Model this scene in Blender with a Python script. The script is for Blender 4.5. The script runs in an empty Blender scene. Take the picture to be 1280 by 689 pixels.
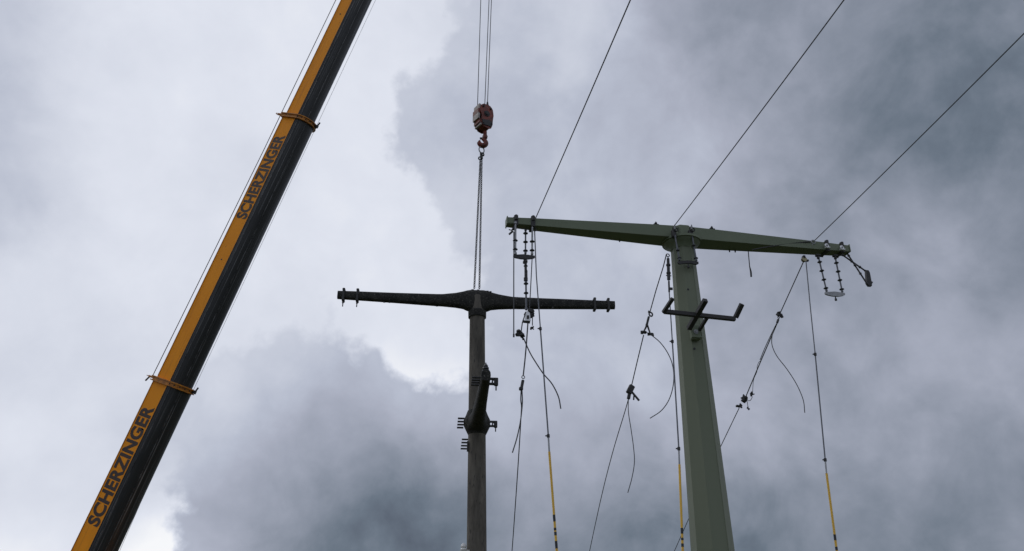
import bpy, bmesh, math, random
from mathutils import Vector, Matrix, noise as mnoise
random.seed(7)
R = math.radians
scene = bpy.context.scene
COL = scene.collection

# ---------------------------------------------------------------- camera
EYE = Vector((0.0, 0.0, 1.6)); PITCH = R(25.0); FPX = 1000.0
cd = bpy.data.cameras.new("camera"); cam = bpy.data.objects.new("camera", cd); COL.objects.link(cam)
cam.location = EYE; cam.rotation_euler = (R(90) + PITCH, 0, 0)
cd.sensor_width = 36.0; cd.lens = 36.0 * FPX / 1280.0; cd.clip_start = 0.1; cd.clip_end = 6000
scene.camera = cam
scene.render.resolution_x = 1024; scene.render.resolution_y = 551

CP, SP = math.cos(PITCH), math.sin(PITCH)
def ray(px, py):
    x = (px - 640.0) / FPX; y = (344.5 - py) / FPX
    return Vector((x, CP - SP * y, SP + CP * y))
def onY(px, py, Y):                       # point of a sight line at distance Y in front of the camera
    d = ray(px, py); return EYE + d * (Y / d.y)
def hit(px, py, P0, a, b):                # point of a sight line on the plane P0 + a, b
    n = Vector(a).cross(Vector(b)); d = ray(px, py)
    return EYE + d * ((Vector(P0) - EYE).dot(n) / d.dot(n))

# ---------------------------------------------------------------- sky and sun
scene.view_settings.view_transform = 'Standard'; scene.view_settings.look = 'None'
scene.view_settings.exposure = 0.0; scene.view_settings.gamma = 1.0
SUN_EL, SUN_AZ = R(45), R(-72)            # azimuth measured from +Y towards +X
world = bpy.data.worlds.new("World"); scene.world = world; world.use_nodes = True
nt = world.node_tree; nt.nodes.clear()
def N(t, **kw):
    n = nt.nodes.new(t)
    for k, v in kw.items(): setattr(n, k, v)
    return n
def math_(op, a, b=None, c=None, clamp=False):
    n = N('ShaderNodeMath', operation=op); n.use_clamp = clamp
    for i, v in enumerate((a, b, c)):
        if v is None: continue
        if isinstance(v, (int, float)): n.inputs[i].default_value = v
        else: nt.links.new(v, n.inputs[i])
    return n.outputs[0]
def vmath(op, a, b=None, s=None):
    n = N('ShaderNodeVectorMath', operation=op)
    for i, v in enumerate((a, b)):
        if v is None: continue
        if isinstance(v, (tuple, Vector)): n.inputs[i].default_value = v
        else: nt.links.new(v, n.inputs[i])
    if s is not None: n.inputs['Scale'].default_value = s
    return n
tc = N('ShaderNodeTexCoord'); D = tc.outputs['Generated']
# broad masses of cloud: brightness (display value 0..255) at directions of the sky
SKY_THIN = [   # high thin overcast and gaps
 (0,20,202),(110,10,224),(230,20,229),(340,20,231),(420,60,231),(500,10,229),(560,5,220),
 (10,110,196),(100,110,225),(210,120,231),(320,110,229),(440,150,232),(480,90,231),
 (0,240,192),(60,220,217),(150,220,229),(260,200,227),(300,190,222),(450,230,232),
 (60,320,224),(160,320,228),(330,330,228),(430,320,231),(500,290,228),
 (0,380,220),(90,420,220),(40,470,214),(150,470,218),(250,420,224),(330,400,222),
 (480,400,226),(548,425,230),(360,420,224),(445,420,229),(482,443,234),(520,468,254),(562,470,250),(385,388,224),
 (580,436,226),(560,400,224),(552,350,228),(542,300,229),(520,240,230),(487,195,230),(466,150,232),(495,95,229),(518,45,226),
 (10,560,230),(90,560,228),(25,610,224),(45,625,202),(80,640,220),(20,675,254),(75,660,232),(205,675,268),(190,640,232),(160,600,212),(120,510,220),(195,560,206),(208,600,206),(210,520,212)]
SKY_MASS = [   # low heavy cloud
 (400,412,208),(385,440,200),(430,440,200),(345,458,206),(345,500,199),(300,480,206),(262,480,214),(460,474,186),(500,500,189),(545,510,188),(585,480,192),(610,450,200),
 (440,500,180),(425,521,178),(380,540,176),(250,540,202),(305,562,184),(230,590,196),(268,622,172),(238,560,204),(300,620,168),(258,665,190),(345,650,162),(405,600,148),(360,585,160),
 (440,570,150),(485,570,155),(485,647,108),(430,680,120),(380,680,140),(555,650,110),(540,600,140),(545,555,180),(520,680,115),(600,600,150),
 (535,95,204),(535,151,191),(508,160,203),(535,190,203),(560,70,200),(590,20,205),(565,250,206),(585,310,212),(600,380,206),(575,130,190),
 (650,20,198),(720,20,208),(740,70,210),(645,100,193),(790,60,184),(850,20,160),(935,42,152),(1020,40,146),(1120,40,138),(1245,61,125),(890,60,158),
 (640,180,190),(720,170,192),(805,100,187),(850,160,184),(900,110,166),(965,130,157),(1060,120,138),(1105,132,130),(1160,120,128),(1250,130,126),
 (640,260,199),(745,252,194),(690,220,192),(780,240,192),(865,221,192),(910,210,180),(960,230,156),(1005,221,150),(1060,210,142),(1120,180,128),(1165,175,118),(1205,161,98),(1250,190,128),
 (1205,200,108),(1150,235,148),(1165,265,178),(1175,290,194),(1130,270,150),(1205,250,138),(1245,281,122),(1270,210,148),(1240,235,134),
 (640,340,196),(720,340,194),(790,320,200),(800,380,196),(930,280,166),(1000,280,152),(1065,280,155),(1120,310,156),(1190,330,166),(1240,330,130),(1215,300,140),
 (640,420,196),(725,400,192),(800,430,190),(930,350,164),(1020,360,154),(1085,421,153),(1130,370,154),(1185,380,164),(1250,380,146),
 (1150,440,172),(1195,441,180),(1240,440,174),(945,430,173),(1010,430,160),
 (633,540,200),(720,500,192),(755,481,195),(830,520,186),(1080,480,156),(1125,520,155),(1190,500,158),(1255,540,147),(940,500,172),
 (690,560,176),(745,560,172),(800,590,158),(930,560,168),(1005,552,164),(1090,580,154),(1180,600,143),(1250,610,138),
 (655,640,152),(610,670,140),(745,622,150),(720,680,132),(805,661,120),(940,620,146),(965,661,119),(1020,640,130),(1085,640,137),(1150,660,126),(1255,670,132)]
SKY = [(x, y, v, 0) for x, y, v in SKY_THIN] + [(x, y, v, 1) for x, y, v in SKY_MASS]
def fbm(scale, detail, rough, w=0.0, vec=None, dist=0.0):
    n = N('ShaderNodeTexNoise'); n.noise_dimensions = '3D'
    n.inputs['Scale'].default_value = scale; n.inputs['Detail'].default_value = detail
    n.inputs['Roughness'].default_value = rough; n.inputs['Distortion'].default_value = dist
    a = vmath('ADD', vec or D, (w, w * .7, -w * .3))
    nt.links.new(a.outputs[0], n.inputs['Vector']); return n
wn = fbm(10.0, 8.0, 0.55, 3.1)
w1 = vmath('SUBTRACT', wn.outputs['Color'], (0.5, 0.5, 0.5)); w1 = vmath('SCALE', w1.outputs[0], s=0.085)
wd = vmath('ADD', D, w1.outputs[0]); wd = vmath('NORMALIZE', wd.outputs[0]).outputs[0]
KK = 1.0 / (0.033 ** 2)
acc = {0: [None, None], 1: [None, None]}
for (px, py, v, lab) in SKY:
    c = ray(px, py).normalized()
    dt = vmath('DOT_PRODUCT', wd, (c.x, c.y, c.z)).outputs['Value']
    e = math_('EXPONENT', math_('MULTIPLY_ADD', dt, KK, -KK)); A = acc[lab]
    A[0] = math_('MULTIPLY', e, v / 255.0) if A[0] is None else math_('MULTIPLY_ADD', e, v / 255.0, A[0])
    A[1] = e if A[1] is None else math_('ADD', A[1], e)
EPS = 0.0015
thin = math_('DIVIDE', math_('ADD', acc[0][0], EPS * 0.82), math_('ADD', acc[0][1], EPS))
mass = math_('DIVIDE', math_('ADD', acc[1][0], EPS * 0.67), math_('ADD', acc[1][1], EPS))
mf = math_('DIVIDE', math_('ADD', acc[1][1], EPS * .5), math_('ADD', math_('ADD', acc[0][1], acc[1][1]), EPS))
# billow and wisp detail of the cloud layer
b1 = fbm(9.0, 9.0, 0.56, 11.0, dist=0.5); b2 = fbm(26.0, 7.0, 0.52, 5.0)
n1 = math_('SUBTRACT', b1.outputs['Fac'], 0.5); n2 = math_('SUBTRACT', b2.outputs['Fac'], 0.5)
edge = math_('MULTIPLY_ADD', n1, 0.85, math_('MULTIPLY_ADD', n2, 1.0, mf))
sm = N('ShaderNodeMapRange'); sm.interpolation_type = 'SMOOTHSTEP'; sm.inputs[1].default_value = .30; sm.inputs[2].default_value = .64
nt.links.new(edge, sm.inputs[0])
val = math_('MULTIPLY_ADD', sm.outputs[0], math_('SUBTRACT', mass, thin), thin)
amp = math_('MAXIMUM', math_('MULTIPLY_ADD', val, -1.7, 1.80), 0.20)
det = math_('MULTIPLY_ADD', n1, 0.26, math_('MULTIPLY', n2, 0.15))
val = math_('MULTIPLY_ADD', det, amp, val)
cr = N('ShaderNodeValToRGB'); nt.links.new(val, cr.inputs['Fac'])
def s2l(c): c /= 255.0; return c / 12.92 if c <= .04045 else ((c + .055) / 1.055) ** 2.4
stops = [(95, (84, 92, 106)), (119, (107, 118, 132)), (151, (143, 150, 165)), (178, (171, 176, 192)), (193, (185, 191, 207)), (231, (226, 230, 241)), (250, (249, 250, 253))]
el = cr.color_ramp.elements
while len(el) < len(stops): el.new(0.5)
for e, (p, c) in zip(el, stops):
    e.position = p / 255.0; e.color = tuple(s2l(x) for x in c) + (1.0,)
ns = N('ShaderNodeTexSky', sky_type='NISHITA'); ns.sun_disc = False
ns.sun_elevation = SUN_EL; ns.sun_rotation = SUN_AZ
STR = 0.1
sc = vmath('SCALE', cr.outputs['Color'], s=1.0 / STR * 0.985)
mx = N('ShaderNodeMix', data_type='RGBA'); mx.inputs[0].default_value = 0.985      # a trace of clear sky through the cloud deck
nt.links.new(ns.outputs[0], mx.inputs[6]); nt.links.new(sc.outputs[0], mx.inputs[7])
bg = N('ShaderNodeBackground'); bg.inputs['Strength'].default_value = STR
nt.links.new(mx.outputs[2], bg.inputs['Color'])
wo = N('ShaderNodeOutputWorld'); nt.links.new(bg.outputs[0], wo.inputs['Surface'])

sd = bpy.data.lights.new("sun", 'SUN'); sd.energy = 0.6; sd.angle = R(25); sd.color = (1.0, 0.97, 0.93)
sun = bpy.data.objects.new("sun", sd); COL.objects.link(sun)
sdir = Vector((math.sin(SUN_AZ) * math.cos(SUN_EL), math.cos(SUN_AZ) * math.cos(SUN_EL), math.sin(SUN_EL)))
sun.rotation_euler = sdir.to_track_quat('Z', 'Y').to_euler(); sun.location = (0, 0, 60)

# ---------------------------------------------------------------- materials
def mat(name, c1, c2=None, rough=0.6, metal=0.0, scale=6.0, stretch=(1, 1, 1), bump=0.0, mid=0.5, band=0.12, speck=None, spec=0.5, detail=6.0, coord='Object'):
    m = bpy.data.materials.new(name); m.use_nodes = True; t = m.node_tree
    b = t.nodes['Principled BSDF']; b.inputs['Roughness'].default_value = rough; b.inputs['Metallic'].default_value = metal
    b.inputs['Specular IOR Level'].default_value = spec
    b.inputs['Base Color'].default_value = (*c1, 1)
    if c2 is None: return m
    tcn = t.nodes.new('ShaderNodeTexCoord'); mp = t.nodes.new('ShaderNodeMapping'); mp.inputs['Scale'].default_value = stretch
    t.links.new(tcn.outputs[coord], mp.inputs[0])
    nz = t.nodes.new('ShaderNodeTexNoise'); nz.inputs['Scale'].default_value = scale; nz.inputs['Detail'].default_value = detail; nz.inputs['Roughness'].default_value = .62
    t.links.new(mp.outputs[0], nz.inputs['Vector'])
    r = t.nodes.new('ShaderNodeValToRGB'); r.color_ramp.elements[0].position = mid - band; r.color_ramp.elements[1].position = mid + band
    r.color_ramp.elements[0].color = (*c1, 1); r.color_ramp.elements[1].color = (*c2, 1)
    t.links.new(nz.outputs['Fac'], r.inputs[0]); out = r.outputs[0]
    if speck:
        n2 = t.nodes.new('ShaderNodeTexNoise'); n2.inputs['Scale'].default_value = scale * 5; n2.inputs['Detail'].default_value = 5
        t.links.new(mp.outputs[0], n2.inputs['Vector'])
        r2 = t.nodes.new('ShaderNodeValToRGB'); r2.color_ramp.elements[0].position = .58; r2.color_ramp.elements[1].position = .72
        r2.color_ramp.elements[0].color = (0, 0, 0, 1); r2.color_ramp.elements[1].color = (1, 1, 1, 1)
        t.links.new(n2.outputs['Fac'], r2.inputs[0])
        mm = t.nodes.new('ShaderNodeMix'); mm.data_type = 'RGBA'
        t.links.new(r2.outputs[0], mm.inputs[0]); t.links.new(out, mm.inputs[6]); mm.inputs[7].default_value = (*speck, 1); out = mm.outputs[2]
    t.links.new(out, b.inputs['Base Color'])
    mr = t.nodes.new('ShaderNodeMapRange'); mr.inputs[3].default_value = max(0.05, rough - .12); mr.inputs[4].default_value = min(1, rough + .12)
    t.links.new(nz.outputs['Fac'], mr.inputs[0]); t.links.new(mr.outputs[0], b.inputs['Roughness'])
    if bump:
        bp = t.nodes.new('ShaderNodeBump'); bp.inputs['Strength'].default_value = bump; bp.inputs['Distance'].default_value = 0.02
        t.links.new(nz.outputs['Fac'], bp.inputs['Height']); t.links.new(bp.outputs[0], b.inputs['Normal'])
    return m
M = dict(
 green=mat('green_paint', (.148, .172, .118), (.186, .208, .150), .55, scale=1.1, stretch=(1, 1, .10), band=.28, bump=.02, spec=.25),
 greenarm=mat('green_arm_paint', (.145, .176, .118), (.178, .208, .146), .55, spec=.25, scale=1.6, stretch=(1, 1, 1), band=.28, bump=.02),
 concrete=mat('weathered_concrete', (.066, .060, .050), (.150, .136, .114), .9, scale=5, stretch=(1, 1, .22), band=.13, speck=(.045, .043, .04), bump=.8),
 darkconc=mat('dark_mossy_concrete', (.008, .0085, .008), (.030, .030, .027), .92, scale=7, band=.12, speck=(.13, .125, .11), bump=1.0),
 galv=mat('galvanised_steel', (.22, .23, .24), (.36, .37, .38), .5, .55, scale=14, band=.2),
 bright=mat('bright_steel', (.55, .56, .57), (.75, .76, .77), .35, .6, scale=14, band=.2),
 iron=mat('dark_iron', (.025, .026, .028), (.055, .055, .056), .6, .3, scale=12, band=.2, bump=.15),
 rack=mat('dark_primed_steel', (.018, .018, .020), (.040, .038, .038), .6, .1, scale=8, band=.2, bump=0),
 shed=mat('insulator_glaze', (.020, .022, .028), (.045, .048, .056), .35, 0, scale=12, band=.2),
 rod=mat('insulator_core', (.10, .11, .13), (.16, .17, .19), .5, 0, scale=12, band=.2),
 rope=mat('steel_rope', (.035, .038, .042), (.085, .09, .095), .55, .4, scale=40, band=.2),
 pale=mat('pale_cord', (.42, .42, .45), (.55, .55, .58), .8, 0, scale=20, band=.2),
 orange=mat('orange_boom_paint', (.80, .315, .010), (.92, .385, .016), .42, 0, scale=1.3, band=.25, speck=(.62, .25, .02), bump=.03),
 orangedirt=mat('worn_orange_steel', (.62, .24, .015), (.28, .11, .02), .5, 0, scale=9, band=.15, bump=.1),
 letter=mat('dark_lettering', (.022, .010, .005), (.038, .016, .008), .5, 0, scale=20, band=.2),
 red=mat('red_block_paint', (.24, .030, .010), (.05, .012, .009), .5, 0, scale=8, band=.14, speck=(.03, .012, .010), bump=.1),
 white=mat('white_block_paint', (.40, .37, .35), (.17, .14, .13), .5, 0, scale=12, band=.2),
 yellow=mat('yellow_fibreglass', (.72, .42, .035), (.80, .50, .06), .45, 0, scale=20, band=.2),
 black=mat('black_tape', (.015, .015, .016), (.03, .03, .03), .5, 0, scale=20, band=.2),
 brass=mat('dull_brass', (.42, .38, .22), (.28, .26, .17), .5, .4, scale=20, band=.2),
 porcelain=mat('white_porcelain', (.70, .70, .68), (.60, .60, .58), .25, 0, scale=12, band=.2),
 tyre=mat('tyre_rubber', (.02, .02, .02), (.035, .034, .033), .85, 0, scale=15, band=.2),
)
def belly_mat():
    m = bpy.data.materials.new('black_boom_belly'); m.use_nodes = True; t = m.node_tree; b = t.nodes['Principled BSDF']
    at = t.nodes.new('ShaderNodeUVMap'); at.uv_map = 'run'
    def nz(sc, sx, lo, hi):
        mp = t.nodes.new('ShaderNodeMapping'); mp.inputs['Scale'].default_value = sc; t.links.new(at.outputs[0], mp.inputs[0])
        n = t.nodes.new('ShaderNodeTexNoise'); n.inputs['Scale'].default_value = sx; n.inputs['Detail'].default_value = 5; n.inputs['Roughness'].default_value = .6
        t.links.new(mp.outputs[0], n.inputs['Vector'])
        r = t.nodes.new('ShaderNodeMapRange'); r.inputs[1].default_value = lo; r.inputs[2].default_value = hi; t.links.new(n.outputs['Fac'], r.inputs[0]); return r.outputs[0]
    streak = nz((22, .07, 1), 1.0, .55, .66); patch = nz((2.0, .45, 1), 1.0, .42, .64); fine = nz((60, .6, 1), 1.0, .35, .75)  # pale streaks: sky reflections painted into the colour, together with wear scratches
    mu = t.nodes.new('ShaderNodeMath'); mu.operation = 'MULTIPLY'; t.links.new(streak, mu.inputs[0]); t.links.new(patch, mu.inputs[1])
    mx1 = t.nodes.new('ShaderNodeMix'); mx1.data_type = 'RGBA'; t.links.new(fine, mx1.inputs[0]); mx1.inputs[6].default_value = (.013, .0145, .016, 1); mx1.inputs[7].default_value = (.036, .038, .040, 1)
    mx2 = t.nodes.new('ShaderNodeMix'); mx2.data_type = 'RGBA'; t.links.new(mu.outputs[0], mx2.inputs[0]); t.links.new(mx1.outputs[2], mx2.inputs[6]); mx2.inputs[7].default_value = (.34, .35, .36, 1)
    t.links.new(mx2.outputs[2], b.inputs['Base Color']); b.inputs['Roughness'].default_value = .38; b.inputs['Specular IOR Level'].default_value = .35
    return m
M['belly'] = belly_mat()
def orange_mat():
    m = bpy.data.materials.new('orange_boom_side'); m.use_nodes = True; t = m.node_tree; b = t.nodes['Principled BSDF']
    at = t.nodes.new('ShaderNodeUVMap'); at.uv_map = 'run'
    def nz(sc, lo, hi, det=6):
        mp = t.nodes.new('ShaderNodeMapping'); mp.inputs['Scale'].default_value = sc; t.links.new(at.outputs[0], mp.inputs[0])
        n = t.nodes.new('ShaderNodeTexNoise'); n.inputs['Scale'].default_value = 1; n.inputs['Detail'].default_value = det; n.inputs['Roughness'].default_value = .65
        t.links.new(mp.outputs[0], n.inputs['Vector'])
        r = t.nodes.new('ShaderNodeMapRange'); r.inputs[1].default_value = lo; r.inputs[2].default_value = hi; t.links.new(n.outputs['Fac'], r.inputs[0]); return r.outputs[0]
    col = None
    for fac, a_, c_ in ((nz((6, .5, 1), .3, .7), (.88, .300, .003), (.98, .355, .005)), (nz((40, .35, 1), .56, .80), None, (.50, .17, .012)), (nz((50, 5, 1), .66, .74), None, (.12, .05, .02))):
        mx = t.nodes.new('ShaderNodeMix'); mx.data_type = 'RGBA'; t.links.new(fac, mx.inputs[0]); mx.inputs[7].default_value = (*c_, 1)
        if a_: mx.inputs[6].default_value = (*a_, 1)
        else: t.links.new(col, mx.inputs[6])
        col = mx.outputs[2]
    t.links.new(col, b.inputs['Base Color']); b.inputs['Roughness'].default_value = .5; b.inputs['Specular IOR Level'].default_value = .22
    return m
M['orangeside'] = orange_mat()
M['belly2'] = mat('scuffed_black_steel', (.012, .013, .014), (.12, .12, .125), .45, .2, scale=2.5, band=.10)
def ground_mat():
    m = bpy.data.materials.new('meadow'); m.use_nodes = True; t = m.node_tree; b = t.nodes['Principled BSDF']; b.inputs['Roughness'].default_value = .95
    tcn = t.nodes.new('ShaderNodeTexCoord')
    def nz(s, d):
        n = t.nodes.new('ShaderNodeTexNoise'); n.inputs['Scale'].default_value = s; n.inputs['Detail'].default_value = d; t.links.new(tcn.outputs['Object'], n.inputs['Vector']); return n
    a, c = nz(.06, 6), nz(3.0, 8)
    r = t.nodes.new('ShaderNodeValToRGB'); r.color_ramp.elements[0].color = (.030, .050, .014, 1); r.color_ramp.elements[1].color = (.085, .090, .040, 1); r.color_ramp.elements[0].position = .35; r.color_ramp.elements[1].position = .68
    ad = t.nodes.new('ShaderNodeMix'); ad.data_type = 'FLOAT'; ad.inputs[0].default_value = .5; t.links.new(a.outputs['Fac'], ad.inputs[2]); t.links.new(c.outputs['Fac'], ad.inputs[3])
    t.links.new(ad.outputs[0], r.inputs[0]); t.links.new(r.outputs[0], b.inputs['Base Color'])
    bp = t.nodes.new('ShaderNodeBump'); bp.inputs['Strength'].default_value = .6; bp.inputs['Distance'].default_value = .06; t.links.new(c.outputs['Fac'], bp.inputs['Height']); t.links.new(bp.outputs[0], b.inputs['Normal'])
    return m
M['meadow'] = ground_mat()

# ---------------------------------------------------------------- building helpers (all take world coordinates)
def thing(name, label, cat, loc, group=None):
    o = bpy.data.objects.new(name, None); COL.objects.link(o); o.location = loc; o.empty_display_size = .2
    o['label'] = label; o['category'] = cat
    if group: o['group'] = group
    return o
def obj(name, bm, m, parent=None, smooth=False, label=None, cat=None, group=None, kind=None):
    """link a bmesh given in world coordinates; its origin becomes the parent's, or its own lowest middle point"""
    bmesh.ops.recalc_face_normals(bm, faces=bm.faces)
    if parent is not None:
        root = parent; org = Vector((0, 0, 0))
        while root is not None: org += Vector(root.location); root = root.parent
    else:
        c = sum((v.co for v in bm.verts), Vector()) / max(1, len(bm.verts)); org = Vector((c.x, c.y, min(v.co.z for v in bm.verts)))
    bmesh.ops.translate(bm, verts=bm.verts, vec=-org)
    me = bpy.data.meshes.new(name); bm.to_mesh(me); bm.free()
    for mm in (m if isinstance(m, (list, tuple)) else [m]): me.materials.append(mm)
    if smooth:
        for p in me.polygons: p.use_smooth = True
        try: me.set_sharp_from_angle(angle=R(38))
        except Exception: pass
    o = bpy.data.objects.new(name, me); COL.objects.link(o)
    if parent is not None: o.parent = parent
    else: o.location = org
    if label: o['label'] = label
    if cat: o['category'] = cat
    if group: o['group'] = group
    if kind: o['kind'] = kind
    return o
def frame(a, hint=(0, 0, 1)):
    a = Vector(a).normalized(); h = Vector(hint)
    if abs(a.dot(h.normalized())) > .98: h = Vector((1, 0, 0))
    x = h.cross(a).normalized(); return x, a.cross(x).normalized(), a
def loft(bm, rings, close=True, caps=True):
    vr = [[bm.verts.new(p) for p in r] for r in rings]; n = len(vr[0]); fs = []
    for a, b in zip(vr[:-1], vr[1:]):
        for i in range(n if close else n - 1):
            j = (i + 1) % n; fs.append(bm.faces.new((a[i], a[j], b[j], b[i])))
    if caps:
        bm.faces.new(vr[0][::-1]); bm.faces.new(vr[-1])
    return vr
def tube(bm, pts, r, seg=6, caps=True):
    pts = [Vector(p) for p in pts]; rings = []; n = len(pts); x = None
    for i, p in enumerate(pts):
        t = (pts[min(i + 1, n - 1)] - pts[max(i - 1, 0)]).normalized()
        if x is None: x, y, _ = frame(t, (0.13, .2, .9))
        else:
            x = (x - t * x.dot(t)).normalized(); y = t.cross(x)
        rr = r[i] if isinstance(r, (list, tuple)) else r
        rings.append([p + x * (rr * math.cos(2 * math.pi * k / seg)) + y * (rr * math.sin(2 * math.pi * k / seg)) for k in range(seg)])
    loft(bm, rings, caps=caps)
def lathe(bm, base, axis, prof, seg=16):
    """prof: list of (distance along the axis, radius)"""
    x, y, a = frame(axis); base = Vector(base)
    loft(bm, [[base + a * d + x * (max(r, .0005) * math.cos(2 * math.pi * k / seg)) + y * (max(r, .0005) * math.sin(2 * math.pi * k / seg)) for k in range(seg)] for d, r in prof])
def box(bm, c, ax, ay, az, sx, sy, sz, bev=0.0):
    c = Vector(c); ax, ay, az = Vector(ax).normalized(), Vector(ay).normalized(), Vector(az).normalized()
    vs = [bm.verts.new(c + ax * (i * sx / 2) + ay * (j * sy / 2) + az * (k * sz / 2)) for i in (-1, 1) for j in (-1, 1) for k in (-1, 1)]
    fs = [bm.faces.new([vs[i] for i in f]) for f in ((0, 1, 3, 2), (4, 6, 7, 5), (0, 4, 5, 1), (2, 3, 7, 6), (0, 2, 6, 4), (1, 5, 7, 3))]
    if bev:
        es = list({e for f in fs for e in f.edges}); bmesh.ops.bevel(bm, geom=es, offset=bev, segments=1, affect='EDGES')
def beam(bm, a, b, w, h, up=(0, 0, 1), bev=0.0):
    a, b = Vector(a), Vector(b); x, y, t = frame(b - a, up); box(bm, (a + b) / 2, x, y, t, w, h, (b - a).length, bev)
def prism(bm, c, ax, ay, n, outline, th):
    c, ax, ay, n = Vector(c), Vector(ax), Vector(ay), Vector(n)
    loft(bm, [[c + ax * u + ay * v + n * s for u, v in outline] for s in (-th / 2, th / 2)])
def torus(bm, c, n, R1, r, seg=14, ss=6, ex=1.0, hint=(0, 0, 1)):
    x, y, _ = frame(n, hint); n = Vector(n).normalized(); c = Vector(c); rings = []
    for i in range(seg):
        a = 2 * math.pi * i / seg; d = x * math.cos(a) + y * math.sin(a); p = c + x * (R1 * math.cos(a)) + y * (R1 * ex * math.sin(a))
        rings.append([bm.verts.new(p + d * (r * math.cos(2 * math.pi * k / ss)) + n * (r * math.sin(2 * math.pi * k / ss))) for k in range(ss)])
    for i in range(seg):
        A, B = rings[i], rings[(i + 1) % seg]
        for k in range(ss): bm.faces.new((A[k], A[(k + 1) % ss], B[(k + 1) % ss], B[k]))
def spline(pts, per=8):
    P = [Vector(p) for p in pts]; P = [P[0] * 2 - P[1]] + P + [P[-1] * 2 - P[-2]]; out = []
    for i in range(1, len(P) - 2):
        for k in range(per):
            t = k / per; a, b, c, d = P[i - 1:i + 3]
            out.append(.5 * ((2 * b) + (c - a) * t + (2 * a - 5 * b + 4 * c - d) * t * t + (3 * b - a - 3 * c + d) * t ** 3))
    out.append(P[-2]); return out
def B(): return bmesh.new()
Z = Vector((0, 0, 1))

# ---------------------------------------------------------------- ground
bm = B(); n = 48; S = 3000.0
gv = {}
for i in range(n + 1):
    for j in range(n + 1):
        u, v = (i / n * 2 - 1), (j / n * 2 - 1); x, y = S * u * abs(u) ** 1.6, S * v * abs(v) ** 1.6
        d = math.hypot(x, y - 12); h = min(1, max(0, (d - 45) / 400)); gv[i, j] = bm.verts.new((x, y, mnoise.noise(Vector((x / 300, y / 300, 4))) * 8 * h))
for i in range(n):
    for j in range(n): bm.faces.new((gv[i, j], gv[i + 1, j], gv[i + 1, j + 1], gv[i, j + 1]))
obj('ground', bm, M['meadow'], smooth=True, kind='structure', label='grassy ground under the power poles')

# ---------------------------------------------------------------- green steel power pole
U = Vector((.9859, .1676, 0)); NF = Vector((.1676, -.9859, 0))       # along the crossarm / towards the viewer's side
HUBTOP = onY(850.5, 288.5, 14.0); HX, HY, HZ = HUBTOP
HUB = Vector((HX, HY, HZ))
steel = thing('steel_power_pole', 'tall tapered green steel power pole with one long crossarm', 'power pole', (HX, HY, 0))
def octa(c, across, rot=0.0, ax=U, ay=NF):
    rr = across / 2 / math.cos(math.pi / 8)
    return [Vector(c) + ax * (rr * math.cos(R(22.5 + 45 * k) + rot)) + ay * (rr * math.sin(R(22.5 + 45 * k) + rot)) for k in range(8)]
bm = B(); MW = lambda z: .79 - .0432 * z
zs = [0, .3, 1.5, 3, 4.5, 6, 7.5, HZ - .30]
loft(bm, [octa((HX, HY, z), MW(z)) for z in zs]); obj('mast', bm, M['green'], steel)
def mast_pt(z, f, a): r_ = MW(z) / 2; return Vector((HX, HY, z)) + NF * (r_ * math.cos(a) * f) + U * (r_ * math.sin(a) * f)
bm = B(); tube(bm, [mast_pt(z, 1.085, R(22.5)) for z in (1.0, 4.0, HZ - .7)], .007, 6); obj('weld_seam', bm, M['green'], steel)
bm = B(); lathe(bm, (HX, HY, 0.0), Z, [(0, .75), (.06, .75), (.062, .60), (.09, .60)], 24); obj('base_plate', bm, M['galv'], steel)
bm = B()   # funnel shaped neck and flange under the arm
lathe(bm, (HX, HY, HZ - .62), Z, [(.17, .225), (.22, .25), (.27, .30), (.31, .35), (.325, .355)], 28); obj('neck', bm, M['greenarm'], steel, True)
bm = B(); lathe(bm, (HX, HY, HZ - .296), Z, [(0, .385), (.045, .385)], 32); obj('flange', bm, M['greenarm'], steel)
bm = B()
loft(bm, [octa((HX, HY, HZ - .249), .46), octa((HX, HY, HZ + .005), .44), octa((HX, HY, HZ + .03), .38)]); obj('pole_head', bm, M['greenarm'], steel)
# crossarm: two tapered box girders
LT = hit(634, 274, HUB, U, Z); RT = hit(1057, 309.5, HUB, U, Z)
def girder(tip, sgn, h0, d0, h1, d1, start=.14):
    bm = B(); a = HUB + U * (sgn * start); a.z = HZ - .01; 
    def ring(p, h, d): return [p + NF * (d / 2), p - NF * (d / 2), p - NF * (d / 2) - Z * h, p + NF * (d / 2) - Z * h]
    k = 6; rings = []
    for i in range(k + 1):
        t = i / k; p = a.lerp(tip, t); rings.append(ring(p, h0 + (h1 - h0) * t, d0 + (d1 - d0) * t))
    loft(bm, rings); es = [e for e in bm.edges if abs((e.verts[0].co - e.verts[1].co).normalized().dot(U)) > .9]
    bmesh.ops.bevel(bm, geom=es, offset=.012, segments=2, affect='EDGES'); return bm
obj('crossarm', girder(LT, -1, .262, .43, .135, .18), M['greenarm'], steel)
obj('crossarm', girder(RT, 1, .262, .43, .15, .22), M['greenarm'], steel)
for tip, s, d in ((LT, -1, .18), (RT, 1, .22)):
    bm = B(); box(bm, tip + U * (s * .012) - Z * .068, U, NF, Z, .02, d + .03, .165, .004); obj('end_plate', bm, M['greenarm'], steel)
def arm_top(px, py): return hit(px, py, HUB, U, Z)
def armpt(px):                         # top centre of the arm below image column px
    a, b = (LT, HUB) if px < 850 else (HUB, RT)
    lo, hi = 0.0, 1.0
    for _ in range(30):
        m_ = (lo + hi) / 2; p = a.lerp(b, m_) - EYE; q = 640 + FPX * p.x / (p.y * CP + p.z * SP)
        if q < px: lo = m_
        else: hi = m_
    t = lo; p = a.lerp(b, t); f = t if px < 850 else 1 - t
    h = (.135 if px < 850 else .15) + .12 * f; d = (.18 if px < 850 else .22) + .24 * f; return p, h, d
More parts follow.
